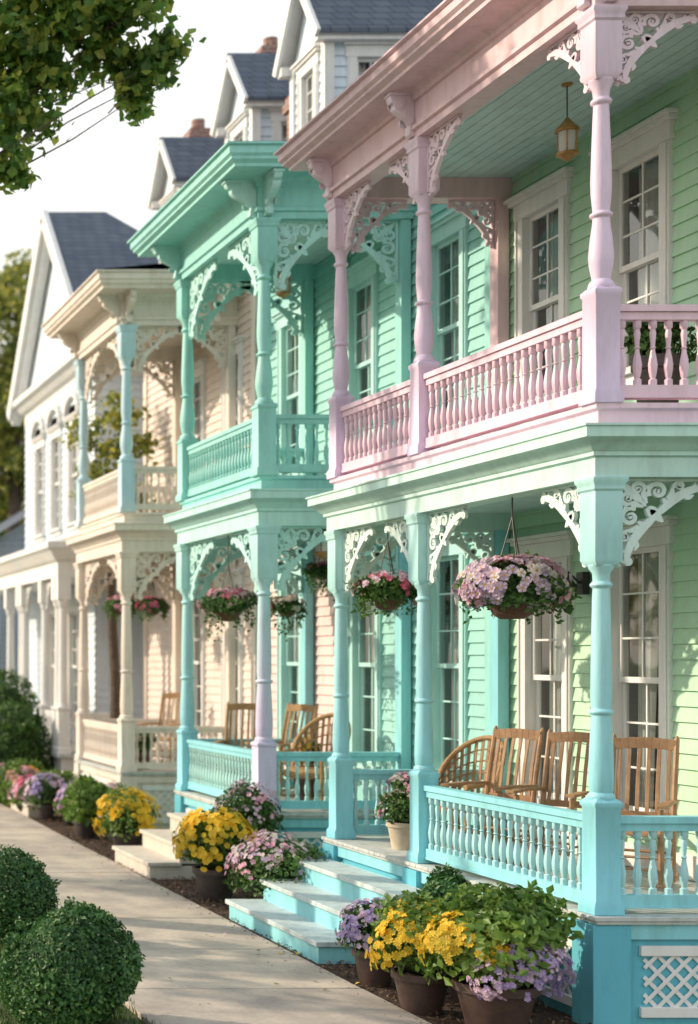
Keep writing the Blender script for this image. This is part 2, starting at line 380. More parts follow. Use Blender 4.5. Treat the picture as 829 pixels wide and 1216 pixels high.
def post(b,x,y,z0,z1,zr,blk,w,m,mb=None,style=0):
    mb=mb or m; h=w/2
    b.sq(x,y,[(h*1.2,z0),(h*1.2,z0+.07),(h,z0+.10),(h,zr+.06),(h*1.12,zr+.075),(h*1.12,zr+.10),(h*.8,zr+.125)],m)
    a=zr+.115; c=z1-blk-.02; H=c-a
    if style==0:
        P=[(h*.95,0),(h*1.0,.010),(h*.95,.022),(h*.80,.03),(h*.86,.04),(h*.90,.10),(h*.84,.22),(h*.74,.32),(h*.70,.36),(h*.86,.367),(h*.90,.373),(h*.86,.38),(h*.70,.386),(h*.76,.43),(h*.73,.6),(h*.64,.86),(h*.60,.90),(h*.78,.908),(h*.82,.914),(h*.78,.92),(h*.60,.93),(h*.64,.965),(h*.9,.985),(h*.95,1.0)]
    else:
        P=[(h*.95,0),(h*1.0,.012),(h*.9,.03),(h*.68,.045),(h*.72,.06),(h*.90,.12),(h*.94,.16),(h*.82,.24),(h*.66,.31),(h*.62,.34),(h*.82,.348),(h*.86,.355),(h*.82,.362),(h*.62,.37),(h*.76,.46),(h*.78,.52),(h*.70,.68),(h*.60,.84),(h*.56,.88),(h*.76,.89),(h*.80,.897),(h*.76,.905),(h*.58,.915),(h*.64,.955),(h*.9,.985),(h*.95,1.0)]
    b.lathe(x,y,[(r,a+H*t) for r,t in P],m,22)
    b.sq(x,y,[(h*.8,c-.01),(h*1.10,c+.03),(h*1.10,z1-.10),(h*1.25,z1-.085),(h*1.25,z1-.05),(h*1.4,z1-.03),(h*1.4,z1-.002)],mb)
def corbel(b,x,y,z,d,p,hh,w,mat):
    d=Vector(d); old=b.T
    b.T=frame((x,y,z),d,Vector((0,0,1)).cross(d),Vector((0,0,1)))
    P=[(0,0),(p,0),(p,-.05),(p*.93,-.09)]
    for i in range(9):
        t=i/8; P.append((p*(.80-.60*t+.14*math.sin(t*6.28)),-.10-(hh-.18)*t))
    P+=[(p*.2,-hh+.06),(p*.22,-hh+.02),(p*.12,-hh),(0,-hh)]
    b.prism(P,w,mat); b.prism([(0,-.003),(p*1.05,-.003),(p*1.05,-.035),(0,-.035)],w*1.35,mat)
    for q in (-1,1):
        for (cx,cz,r) in ((p*.68,-.10,.045),(p*.26,-hh+.14,.035)):
            k=12; vs=[(cx+r*math.cos(6.283*i/k),q*(w/2+.012),cz+r*math.sin(6.283*i/k)) for i in range(k)]+[(cx+r*math.cos(6.283*i/k),q*(w/2-.002),cz+r*math.sin(6.283*i/k)) for i in range(k)]
            b.add(vs,[tuple(range(k))]+[(i,(i+1)%k,(i+1)%k+k,i+k) for i in range(k)],mat)
    b.T=old
def lattice(b,u0,u1,z0,z1,mat,s=.085,w=.028):
    for sg in (1,-1):
        c=(u0+z0 if sg==1 else u0-z1); end=(u1+z1 if sg==1 else u1-z0)
        while c<end:
            pts=[]
            for u in (u0,u1):
                z=(c-u)*sg
                if z0<=z<=z1: pts.append((u,z))
            for z in (z0,z1):
                u=c-sg*z
                if u0<u<u1: pts.append((u,z))
            if len(pts)>=2 and abs(pts[0][0]-pts[1][0])>.01:
                yy=-.006*(1 if sg==1 else 2.1)
                b.beam((pts[0][0],yy,pts[0][1]),(pts[1][0],yy,pts[1][1]),.006,w,mat)
            c+=s*math.sqrt(2)
    for z in (z0,z1): b.box(u0-.03,u1+.03,-.03,.0,z-.035,z+.035,mat)

def hip(b,x0,y0,y1,xb,z,o,rise,mat,inset=1.6):
    vs=[(xb,y0-o,z),(x0-o,y0-o,z),(x0-o,y1+o,z),(xb,y1+o,z),(xb,y0+inset,z+rise),(x0+1.4,y0+inset,z+rise),(x0+1.4,y1-inset,z+rise),(xb,y1-inset,z+rise)]
    b.add(vs,[(1,0,4,5),(2,1,5,6),(3,2,6,7),(5,4,7,6)],mat)

def porch_house(name,ys,zf,zc,zu,zb,ze,over,M,body,wins_l,wins_u,xw=1.63,lowrails=None,bl=(.55,.5),bu=(.5,.45),w=.172,postl=None,topz=None,split=None,hiprise=.55):
    H=empty(name); y0,y1=ys[0],ys[-1]; by0,by1=body
    b=B()
    yy=y0-.16
    while yy<y1+.16-.01:
        b.box(-.13-R.uniform(0,.004),xw-.002,yy+.003,min(yy+.115,y1+.16)-.003,zf-.03,zf-R.uniform(0,.002),m_deck); yy+=.115
    b.box(-.115,xw-.002,y0-.145,y1+.145,zf-.055,zf-.031,m_deck)
    b.box(-.05,xw,y0-.08,y1+.08,0,zf-.057,M['skirt'])
    for y in ys: b.box(-.13,.13,y-.13,y+.13,-.02,zf-.06,M['skirt'])
    b.box(-.09,xw,y0-.12,y1+.12,zf-.16,zf-.058,M['lowc'])
    b.T=Tr(0,y0-.082,0); lattice(b,.24,xw-.05,.12,zf-.24,m_white); 
    b.T=Tr(-.052,0,0,-math.pi/2)
    for i in range(len(ys)-1): lattice(b,-ys[i+1]+.22,-ys[i]-.22,.12,zf-.24,m_white if i==0 else M['low'])
    b.T=I4
    b.obj('porch_base',H,.004)
    b=B(); b2=B()
    rl=.67; ru=.68; zd=zu+.14
    for i,y in enumerate(ys):
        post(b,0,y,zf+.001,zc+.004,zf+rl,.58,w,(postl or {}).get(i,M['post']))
        post(b2,0,y,zd+.001,zb+.004,zd+ru,.46,w*.98,M['upost'],style=1)
    for y in (y0,y1):
        b.box(xw-.14,xw-.03,y-.08,y+.08,zf+.002,zc+.003,M['low']); b2.box(xw-.14,xw-.03,y-.08,y+.08,zd+.002,zb+.003,M['upc'])
    b.obj('lower_posts',H,.004); b2.obj('upper_posts',H,.004)
    b=B(); d=zu-zc
    pr=[(.10,0),(.10,.36),(.125,.39),(.125,.46),(.15,.50),(.20,.66),(.235,.70),(.235,.88),(.25,.9),(.25,.94),(.03,1.0)]
    b.sweep([(o,zc+d*t) for o,t in pr],0,y0,y1,xw+.1,M['cor'])
    b.box(-.097,.1,y0-.097,y1+.097,zc+.002,zc+.25,M['cor'])
    for y in (y0,y1): b.box(.101,xw,y-.097,y+.097,zc+.003,zc+.25,M['cor'])
    xx=.08
    while xx<xw-.02:
        b.box(xx+.003,min(xx+.11,xw)-.003,y0+.05,y1-.05,zc+.16,zc+.18,M['ceil']); xx+=.11
    b.box(.08,xw,y0+.05,y1-.05,zc+.181,zc+.2,M['ceil'])
    b.obj('lower_cornice',H)
    b=B()
    b.sweep([(.05,zu-.02),(.05,zu+.09),(.08,zu+.105),(.08,zu+.14),(-.2,zu+.141)],0,y0,y1,xw+.1,M['up'])
    b.box(-.04,xw,y0-.04,y1+.04,zu+.02,zd,m_deck)
    b.obj('upper_deck',H)
    b=B(); d=ze-zb
    pr=[(.10,0),(.10,.10),(.13,.12),(.13,.17),(.10,.19),(.10,.50),(.125,.52),(.125,.58),(.17,.64),(over-.08,.66),(over-.08,.71),(over-.03,.76),(over-.03,.8),(over,.84),(over,.95),(over+.035,.97),(over+.035,1.0),(over-.1,1.02)]
    b.sweep([(o,zb+d*t) for o,t in pr],0,y0,y1,xw+.6,M['upc'])
    b.box(-.097,.1,y0-.097,y1+.097,zb+.002,zb+.3,M['upc'])
    for y in (y0,y1): b.box(.101,xw,y-.097,y+.097,zb+.003,zb+.3,M['upc'])
    xx=.08
    while xx<xw-.02:
        b.box(xx+.003,min(xx+.11,xw)-.003,y0+.05,y1-.05,zb+.2,zb+.22,M['ceil']); xx+=.11
    b.box(.08,xw,y0+.05,y1-.05,zb+.221,zb+.24,M['ceil'])
    b.obj('upper_cornice',H)
    b=B(); hip(b,0,y0,y1,xw+.6,ze+.004,over+.03,hiprise,m_slate); b.obj('porch_roof',H)
    b=B(); zs=zb+d*.655
    for y in ys:
        corbel(b,-.10,y,zs,(-1,0,0),over-.24,min(.5,d*.62),.09,M['upf'])
    for (y,s) in ((y0,-1),(y1,1)):
        corbel(b,0.0,y+.10*s,zs,(0,s,0),over-.24,min(.5,d*.62),.09,M['upf']); corbel(b,1.3,y+.10*s,zs,(0,s,0),over-.24,min(.5,d*.62),.09,M['upf'])
    b.obj('cornice_corbels',H,.004)
    b=B(); b2=B(); hw=w/2*1.10
    for i,y in enumerate(ys):
        ds=[]
        if i>0: ds.append(((0,-1,0),y-ys[i-1]))
        if i<len(ys)-1: ds.append(((0,1,0),ys[i+1]-y))
        if i in (0,len(ys)-1): ds.append(((1,0,0),xw))
        for dd,span in ds:
            dv=Vector(dd); L=min(bl[0],span*.43); L2=min(bu[0],span*.43)
            put_bracket(b,Vector((0,y,zc+.001))+dv*(hw+.003),dd,L,bl[1],M['fret'])
            put_bracket(b2,Vector((0,y,zb+.001))+dv*(hw*.98+.003),dd,L2,bu[1],M['upf'])
    for y in (y0,y1):
        put_bracket(b,Vector((xw-.145,y,zc+.001)),(-1,0,0),bl[0]*.8,bl[1]*.9,M['fret']); put_bracket(b2,Vector((xw-.145,y,zb+.001)),(-1,0,0),bu[0]*.8,bu[1]*.9,M['upf'])
    b.obj('lower_fretwork_brackets',H,smooth=False); b2.obj('upper_fretwork_brackets',H,smooth=False)
    b=B(); b2=B(); g=w/2
    for i in range(len(ys)-1):
        if lowrails is None or i in lowrails: rail(b,(0,ys[i]+g),(0,ys[i+1]-g),zf,rl,M['low'],M['lowb'])
        rail(b2,(0,ys[i]+g),(0,ys[i+1]-g),zd,ru,M['up'],M['up'])
    for y in (y0,y1):
        rail(b,(g,y),(xw-.14,y),zf,rl,M['low'],M['lowb']); rail(b2,(g,y),(xw-.14,y),zd,ru,M['up'],M['up'])
    b.obj('lower_railing',H); b2.obj('upper_railing',H)
    b=B(); t=topz or ze
    opl=[(yc-ww/2-.1,yc+ww/2+.1,a-.12,c+.14) for yc,ww,a,c in wins_l]; opu=[(yc-ww/2-.1,yc+ww/2+.1,a-.12,c+.14) for yc,ww,a,c in wins_u]
    if split:
        siding(b,xw,by0,split,zf,zu,opl,M['sidl']); siding(b,xw,split,by1,zf,zu,opl,M['sidl2'])
    else: siding(b,xw,by0,by1,zf,zu,opl,M['sidl'])
    siding(b,xw,by0,by1,zu,t,opu,M['sidu'])
    b.T=Tr(xw,by0,0,math.pi/2); siding(b,0,-7,0,0,t,[],M['sidu']); b.T=I4
    b.box(xw+.02,xw+7,by1-.05,by1,0,t,M['sidu']); b.box(xw+6.9,xw+7,by0+.05,by1-.06,0,t,M['sidu'])
    b.box(xw-.001,xw+.05,by0+.01,by1-.06,0,zf,M['sidu'])
    b.obj('siding_walls',H,smooth=False)
    b=B()
    for y in [by0+.07,by1-.07]+([split] if split else []):
        b.box(xw-.05,xw+.07,y-.085,y+.085,zf+.003,t,M['cb'])
    b.box(xw-.045,xw,by0+.2,by1-.2,zf+.004,zf+.2,M['cb']); b.box(xw-.045,xw,by0+.2,by1-.2,zd+.004,zd+.2,M['cb'])
    b.obj('corner_boards',H,.004)
    b=B(); bg=B()
    for q in wins_l: window(b,bg,xw,q[0],q[1],q[2],q[3],M['wt'])
    for q in wins_u: window(b,bg,xw,q[0],q[1],q[2],q[3],M['wt'])
    b.obj('windows',H,.002); bg.obj('window_panes',H,smooth=False)
    return H
def steps(parent,y0,y1,zf,n,tread,x0,mr,mt):
    b=B(); r=zf/n
    for i in range(n-1):
        xa=x0-tread*(n-1-i); z=r*(i+1)
        b.box(xa,x0-.001-.001*i,y0+.003*i,y1-.003*i,-.02 if i==0 else r*i-.02,z-.045,mr)
        b.box(xa-.03,xa+tread+.02 if i<n-2 else x0-.002,y0-.03+.003*i,y1+.03-.003*i,z-.044,z,mt)
    b.obj('entry_steps',parent,.006)

# ------------------------------------------------------------------ houses
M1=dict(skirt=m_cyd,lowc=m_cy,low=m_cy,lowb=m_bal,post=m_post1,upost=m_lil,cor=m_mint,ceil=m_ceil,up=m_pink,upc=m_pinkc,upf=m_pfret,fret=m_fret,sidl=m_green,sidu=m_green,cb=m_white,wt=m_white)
H1=porch_house('victorian_porch_house',[10.46,13.07,14.8],.78,3.78,4.15,7.0,7.62,.45,M1,(10.4,14.92),
  [(14.1,.62,1.25,3.45),(12.7,.66,1.25,3.45),(11.2,.66,1.25,3.45)],[(14.15,.62,5.0,6.72),(12.7,.66,5.0,6.72),(11.2,.66,5.0,6.72)],lowrails=[0],bl=(.62,.58),bu=(.54,.48))
steps(H1,12.55,14.72,.78,4,.33,-.13,m_cy,m_tread)
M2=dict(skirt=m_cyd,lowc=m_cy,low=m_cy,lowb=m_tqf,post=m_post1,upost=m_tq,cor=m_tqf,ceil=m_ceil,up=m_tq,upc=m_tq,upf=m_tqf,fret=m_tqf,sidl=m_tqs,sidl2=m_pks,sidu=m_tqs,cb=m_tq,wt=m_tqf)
H2=porch_house('victorian_porch_house',[16.87,19.6],.82,4.0,4.42,7.4,8.08,.58,M2,(15.0,21.3),
  [(16.0,.62,1.3,3.6),(18.0,.62,1.3,3.6),(20.3,.62,1.3,3.6)],[(16.0,.62,5.1,6.95),(18.1,.62,5.1,7.0),(20.3,.62,5.1,7.0)],split=18.55,bl=(.9,.7),bu=(1.0,.74),w=.205,postl={0:m_lilp},topz=8.6)
steps(H2,17.3,18.8,.82,4,.34,-.13,m_stone,m_stone)
M3=dict(skirt=m_cream,lowc=m_cream,low=m_cream,lowb=m_cream,post=m_cream,upost=m_cblue,cor=m_cream,ceil=m_cream,up=m_cream,upc=m_cream,upf=m_cream,fret=m_cream,sidl=m_creams,sidu=m_creams,cb=m_cream,wt=m_white)
H3=porch_house('victorian_porch_house',[22.5,25.1],.85,4.1,4.55,7.45,8.15,.55,M3,(21.6,27.2),
  [(22.6,.6,1.3,3.6),(24.3,.6,1.3,3.6)],[(22.6,.6,5.2,7.0),(24.3,.6,5.2,7.0)],bl=(.9,.68),bu=(.9,.65),w=.205,topz=8.6)
steps(H3,24.0,25.4,.85,4,.34,-.13,m_stone,m_stone)

def main_roof(parent,y0,y1,x0,zb,rise,mats):
    b=B()
    xr=x0+3.5
    b.add([(x0-.15,y0-.15,zb-.1),(x0-.15,y1+.15,zb-.1),(xr,y1+.15,zb+rise),(xr,y0-.15,zb+rise),(x0+7.2,y0-.15,zb-.1),(x0+7.2,y1+.15,zb-.1)],[(0,3,2,1),(3,4,5,2)],m_slate)
    b.add([(x0,y0,zb-.02),(x0+7,y0,zb-.02),(xr,y0,zb+rise-.12)],[(0,1,2)],mats)
    b.obj('main_roof',parent)
def dormer(parent,x,y0,y1,z0,z1,peak,depth,mt):
    b=B(); bg=B(); yc=(y0+y1)/2
    siding(b,x,y0,y1,z0,z1,[(yc-.3,yc+.3,z0+.3,z1-.1)],mt,.14)
    b.T=Tr(x,y0,0,math.pi/2); siding(b,0,-depth,0,z0,z1,[(-.85,-.35,z0+.35,z1-.15)],mt,.14)
    window(b,bg,0,-.6,.42,z0+.45,z1-.32,m_white)
    b.T=I4
    b.box(x+.02,x+depth,y1-.03,y1,z0,z1,mt)
    window(b,bg,x,yc,.42,z0+.4,z1-.3,m_white)
    b.add([(x-.01,y0,z1-.02),(x-.01,y1,z1-.02),(x-.01,yc,peak)],[(1,0,2)],mt)
    for y,s in ((y0,-1),(y1,1)):
        b.box(x-.05,x+.08,y-.06,y+.06,z0,z1,m_white)
        b.box(x-.18,x+depth,y+s*.02,y+s*.16,z1-.12,z1+.0,m_white)
        e=y+s*.2; zz=z1-.06
        vs=[(x-.22,e,zz),(x+depth,e,zz),(x+depth,yc,peak+.08),(x-.22,yc,peak+.08)]
        vs2=[(a,c,d+.07) for a,c,d in vs]
        b.add(vs+vs2,[(4,5,6,7),(0,1,5,4),(0,4,7,3)],m_slate)
        b.add([(a,c,d-.004) for a,c,d in vs],[(0,3,2,1)],m_white)
        b.beam((x-.2,e,zz+.0),(x-.2,yc,peak+.06),.05,.12,m_white)
    b.obj('dormer',parent,smooth=False); bg.obj('dormer_panes',parent,smooth=False)
def chimney(parent,x,y,z0,z1,w=.5):
    b=B(); b.sq(x,y,[(w/2,z0),(w/2,z1-.25),(w/2+.05,z1-.22),(w/2+.05,z1-.1),(w/2+.02,z1-.08),(w/2+.02,z1)],m_brick)
    b.lathe(x,y,[(.12,z1-.02),(.12,z1+.2),(.1,z1+.2)],m_brick,10); b.obj('chimney',parent,smooth=False)
main_roof(H2,15.0,21.3,1.63,8.6,2.9,m_wblue); main_roof(H3,21.6,27.2,1.63,8.6,3.0,m_wblue)
dormer(H2,2.0,20.1,21.2,8.7,10.8,11.75,3.4,m_wblue)
dormer(H3,2.0,22.8,23.9,8.7,10.9,11.7,3.0,m_wblue)
dormer(H3,1.9,26.0,27.1,8.7,10.7,11.5,3.0,m_wblue)
chimney(H3,3.2,25.4,10,12.7,.42); chimney(H2,2.4,22.0,8.8,10.7,.3); chimney(H3,2.5,27.0,9,11.9,.36)

# house 4
H4=empty('gabled_porch_house')
b=B(); bg=B(); X4=.95; ya,yb=28.1,34.4; ym=31.25; D4=4.2
ow=[(y-.45,y+.45,5.1,7.5) for y in (29.7,31.25,32.8)]
siding(b,X4,ya,yb,0,8.2,ow+[(29.2,30.2,1.2,3.6),(31,32,1.2,3.6)],m_wblue,.15)
b.T=Tr(X4,ya,0,math.pi/2); siding(b,0,-D4,0,0,8.2,[],m_wblue,.15); b.T=I4
b.add([(X4,ya,8.2),(X4,yb,8.2),(X4,ym,11.4)],[(1,0,2)],m_wblue)
b.add([(X4+D4,ya,0),(X4+D4,yb,0),(X4+D4,yb,8.2),(X4+D4,ya,8.2)],[(0,1,2,3)],m_wblue)
b.box(X4+.03,X4+D4,yb-.05,yb,0,8.2,m_wblue)
b.obj('siding_walls',H4,smooth=False)
b=B()
for y in (29.7,31.25,32.8): window(b,bg,X4,y,.7,5.2,7.05,m_white)
for y in (29.7,31.5): window(b,bg,X4,y,.7,1.3,3.4,m_white)
for y in (29.7,31.25,32.8):
    P=[]
    for i in range(13):
        t=math.pi*i/12; P.append((y+.55*math.cos(t),7.28+.42*math.sin(t)))
    for i in range(12):
        b.beam((X4-.06,P[i][0],P[i][1]),(X4-.06,P[i+1][0],P[i+1][1]),.1,.1,m_white)
b.obj('windows',H4); bg.obj('window_panes',H4,smooth=False)
b=B()
b.sweep([(.02,7.75),(.02,8.0),(.12,8.05),(.2,8.15),(.3,8.2),(.3,8.32),(-.1,8.4)],X4,ya,yb,X4+D4,m_white)
for s,y in ((-1,ya),(1,yb)):
    e=y+s*.45; zz=8.02
    vs=[(X4-.3,e,zz),(X4+D4+.3,e,zz),(X4+1.0,ym,11.6),(X4-.3,ym,11.6)]; vs2=[(a,c,d+.12) for a,c,d in vs]
    b.add(vs+vs2,[(4,5,6,7),(0,1,5,4)],m_slate); b.add(vs,[(0,3,2,1)],m_white)
    b.beam((X4-.28,e,zz+.03),(X4-.28,ym,11.63),.1,.3,m_white); b.beam((X4-.14,e,zz-.1),(X4-.14,ym,11.45),.2,.2,m_white)
b.add([(X4+D4+.3,ya-.45,8.14),(X4+D4+.3,yb+.45,8.14),(X4+1.0,ym,11.72)],[(0,1,2)],m_slate)
b.obj('gable_roof',H4,smooth=False)
b=B()
y0,y1=26.6,35.0; zf=.85
b.box(-.13,X4-.01,y0-.2,y1+.2,zf-.06,zf,m_deck); b.box(-.05,X4-.01,y0-.1,y1+.1,0,zf-.062,m_white)
for y in (26.6,28.0,29.8,31.3,33.2,35.0):
    for dx in ((0,.0),(0,.30)) if y in (26.6,29.8,33.2) else ((0,0),):
        yy=y+dx[1]; h=.10
        b.sq(0,yy,[(h*1.2,zf),(h*1.2,zf+.1),(h,zf+.12),(h,zf+.75),(h*1.2,zf+.78),(h*1.2,zf+.82)],m_white)
        b.lathe(0,yy,[(.09,zf+.82),(.085,zf+.9),(.07,3.4),(.09,3.45),(.11,3.55)],m_white,16); b.sq(0,yy,[(.115,3.55),(.115,4.0)],m_white)
b.sweep([(.12,3.95),(.12,4.2),(.18,4.25),(.28,4.4),(.34,4.45),(.34,4.55),(-.1,4.65)],0,y0,y1,X4+2,m_white)
b.box(-.1,X4,y0-.1,y1+.1,3.96,4.1,m_white); b.box(.0,X4+2,y0,y1,4.5,4.62,m_slate)
for ys0,ys1 in ((26.6+.32,28.0),(28.0,29.8),(31.3,33.2)):
    put_bracket(b,Vector((0,ys0+.11,3.95)),(0,1,0),.45,.5,m_white); put_bracket(b,Vector((0,ys1-.11,3.95)),(0,-1,0),.45,.5,m_white)
rail(b,(0,27.1),(0,27.85),zf,.72,m_white,m_white); rail(b,(.14,26.6),(X4,26.6),zf,.72,m_white,m_white)
b.obj('front_porch',H4,smooth=False)
H5=empty('grey_cottage'); b=B(); bg=B()
siding(b,1.2,39,46,0,5.6,[(40,41,1.2,3)],m_greyb,.15); b.T=Tr(1.2,39,0,math.pi/2); siding(b,0,-8,0,0,5.6,[],m_greyb,.15); b.T=I4
window(b,bg,1.2,40.5,.8,1.3,2.9,m_white)
b.add([(.8,38.6,5.5),(.8,46.4,5.5),(5.2,46.4,8.2),(5.2,38.6,8.2),(9.6,38.6,5.5),(9.6,46.4,5.5)],[(0,3,2,1),(3,4,5,2)],m_slate)
b.add([(1.2,39,5.6),(9.2,39,5.6),(5.2,39,8.05)],[(0,1,2)],m_greyb)
b.obj('walls_and_roof',H5,smooth=False); bg.obj('window_panes',H5)

# ------------------------------------------------------------------ ground
def sheet(name,x0,x1,y0,y1,z,mat):
    b=B(); b.add([(x0,y0,z),(x1,y0,z),(x1,y1,z),(x0,y1,z)],[(0,1,2,3)],mat); return b.obj(name,smooth=False)
sheet('ground',-250,250,-150,400,0,m_grass)
sheet('mulch_bed',-1.2,-.04,4,36,.008,m_mulch)
sheet('road',-14.5,-7.4,-60,200,.006,m_asph)
b=B(); b.box(-7.4,-7.25,-60,200,-.05,.12,m_conc); b.box(-14.65,-14.5,-60,200,-.05,.12,m_conc); b.obj('kerb')
b=B(); y=2.2
while y<70:
    b.box(-3.12,-1.2,y+.011,y+1.539,-.06,.035+R.uniform(-.003,.003),m_conc); y+=1.55
b.obj('sidewalk',None,.010)
b=B()
for i in range(9000):
    p=Vector((R.uniform(-1.19,-.06),R.uniform(9,24),R.uniform(.012,.03))); n=Vector((R.gauss(0,.4),R.gauss(0,.4),1)).normalized()
    b.leaf(p,n,R.uniform(.02,.06),m_chip,.4)
for i in range(260):
    p=Vector((-1.2-abs(R.gauss(0,.06)),R.uniform(9,22),.042)); b.leaf(p,Vector((R.gauss(0,.2),R.gauss(0,.2),1)).normalized(),R.uniform(.015,.04),m_chip,.4)
b.obj('mulch_chips',smooth=False)
b=B()
for i in range(26000):
    x=R.uniform(-5.5,-3.08); y=R.uniform(9,24); h=R.uniform(.04,.09); a=R.random()*6.28; c,s=math.cos(a)*.006,math.sin(a)*.006
    o=len(b.V); k=b.mi(m_blade); b.V+=[(x-c,y-s,0),(x+c,y+s,0),(x+R.gauss(0,.02),y+R.gauss(0,.02),h)]; b.F.append((o,o+1,o+2)); b.M.append(k)
b.obj('lawn_grass',smooth=False)
b=B()
for i in range(90):
    p=Vector((R.uniform(-1.7,-1.15) if R.random()<.7 else R.uniform(-3.1,-1.2),R.uniform(9.5,20),.042)); b.leaf(p,Vector((R.gauss(0,.15),R.gauss(0,.15),1)).normalized(),R.uniform(.02,.05),R.choice([m_chip,m_leafl,f_pk,f_yel]),.6)
b.obj('fallen_leaves',smooth=False)

# ------------------------------------------------------------------ foliage
def rdir():
    while True:
        v=Vector((R.gauss(0,1),R.gauss(0,1),R.gauss(0,1)))
        if v.length>.1: return v.normalized()
def blob(b,c,rad,n,sz,mat,inner=.55,low=-1,asp=.6,lump=.12):
    c=Vector(c); ph=[(rdir(),R.uniform(2,5),R.uniform(0,6)) for _ in range(5)]
    for i in range(n):
        d=rdir()
        if d.z<low: d.z=-d.z
        k=inner+(1-inner)*R.random()**.6
        k*=1+lump*sum(math.sin(q.dot(d)*f+p) for q,f,p in ph)/2
        p=c+Vector((d.x*rad[0],d.y*rad[1],d.z*rad[2]))*k
        nn=(d+rdir()*.7).normalized()
        b.leaf(p,nn,sz*R.uniform(.6,1.3),mat,asp)
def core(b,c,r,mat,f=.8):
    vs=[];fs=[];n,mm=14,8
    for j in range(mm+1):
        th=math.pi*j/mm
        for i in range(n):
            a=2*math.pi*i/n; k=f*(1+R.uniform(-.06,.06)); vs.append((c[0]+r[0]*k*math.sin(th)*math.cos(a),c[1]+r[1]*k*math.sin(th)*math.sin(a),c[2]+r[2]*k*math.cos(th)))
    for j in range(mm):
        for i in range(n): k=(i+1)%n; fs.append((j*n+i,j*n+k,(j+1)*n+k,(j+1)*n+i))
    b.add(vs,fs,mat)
def bush(name,x,y,r,h,n,sz,mat):
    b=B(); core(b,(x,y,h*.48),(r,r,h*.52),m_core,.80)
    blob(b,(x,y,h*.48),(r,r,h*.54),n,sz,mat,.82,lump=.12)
    for i in range(26):
        d=rdir(); d.z=abs(d.z); p=Vector((x+d.x*r,y+d.y*r,h*.48+d.z*h*.54)); blob(b,p,(r*.12,)*3,30,sz,mat,.1)
    return b.obj(name,smooth=False)
bush('boxwood_bush',-3.66,10.45,.45,.82,15000,.038,m_box)
bush('boxwood_bush',-3.45,13.6,.40,.78,9000,.038,m_box)
bush('boxwood_bush',-4.4,16.5,.5,.8,4000,.04,m_box)
for (x,y,r,h) in ((-.75,27.2,.65,1.7),(-.6,28.9,.8,2.2),(-.7,30.8,.8,2.2)): bush('garden_shrub',x,y,r,h,5000,.08,m_leaf)
for (x,y,r,h) in ((-.9,25.7,.5,.75),(-.7,24.1,.45,.7)): bush('garden_shrub',x,y,r,h,2600,.07,m_leafl)
def bloom(b,c,rad,n,sz,mats,low=-.1,pet=5,clump=8,ctr=None,spread=.42):
    c=Vector(c); cl=[]
    for i in range(max(1,n//clump)):
        d=rdir(); 
        if d.z<low: d.z=-d.z
        cl.append((d,R.choice(mats)))
    for i in range(n):
        d0,m=R.choice(cl); d=(d0+rdir()*spread*R.random()).normalized(); k=R.uniform(.95,1.14)
        p=c+Vector((d.x*rad[0],d.y*rad[1],d.z*rad[2]))*k
        b.blossom(p,(d+rdir()*.35).normalized(),sz*R.uniform(.75,1.2),m,pet,ctr)
def pot(b,x,y,z,r,h,mat):
    b.lathe(x,y,[(r*.68,z),(r*.92,z+h*.75),(r*.94,z+h*.82),(r*1.05,z+h*.83),(r*1.05,z+h),(r*.93,z+h),(r*.9,z+h*.88),(r*.02,z+h*.88)],mat,26)
def potted(name,x,y,z,pr,ph,pm,fr,fh,lm,fms,nf,fsz,nl=1500,lsz=.06,pet=5,ctr=None,low=-.1,clump=8):
    b=B(); pot(b,x,y,z,pr,ph,pm); c=(x,y,z+ph+fh*.32)
    core(b,c,(fr,fr,fh*.6),m_core,.62)
    blob(b,c,(fr,fr,fh*.62),nl,lsz,lm,.55,low=-.45,lump=.25)
    if nf: bloom(b,c,(fr*1.0,fr*1.0,fh*.66),nf,fsz,fms,low,pet,clump,ctr)
    return b.obj(name)
potted('marigold_pot',-.78,19.6,.0,.2,.28,m_pot,.38,.55,m_leafl,[f_yel],330,.085,pet=8,low=-.3)
potted('marigold_pot',-.86,15.9,.0,.23,.34,m_pot,.39,.62,m_leafl,[f_yel],420,.075,pet=8,nl=2200,low=-.3)
potted('pink_flower_pot',-.58,15.0,.0,.18,.22,m_pot,.42,.58,m_leaf,[f_lil,f_pk,f_pk,f_wh],480,.052,nl=3000,lsz=.055)
potted('pink_flower_pot',-.32,16.45,.35,.16,.16,m_pot,.34,.68,m_leaf,[f_lil,f_lil,f_pk],330,.05,nl=1800)
potted('fern_pot',-.88,21.3,.0,.2,.26,m_pot,.42,.55,m_leafl,[],0,.05,nl=3000,lsz=.1)
potted('lilac_flower_pot',-1.0,11.75,.0,.16,.28,m_pot2,.25,.38,m_leaf,[f_lil,f_pur],420,.046,nl=1500,lsz=.05,low=-.35)
potted('marigold_pot',-1.06,10.85,.0,.19,.30,m_pot2,.33,.50,m_leafl,[f_yel],330,.066,nl=2400,pet=8,clump=10,low=-.3)
potted('lilac_flower_pot',-.95,23.6,.0,.18,.26,m_pot,.34,.45,m_leaf,[f_pur,f_lil],260,.07,nl=1000)
potted('marigold_pot',-.95,25.2,.0,.18,.26,m_pot,.32,.45,m_leafl,[f_yel,f_pk],220,.08,nl=1000,pet=8)
b=B(); x,y=-.80,10.32; pot(b,x,y,0,.26,.34,m_pot2)
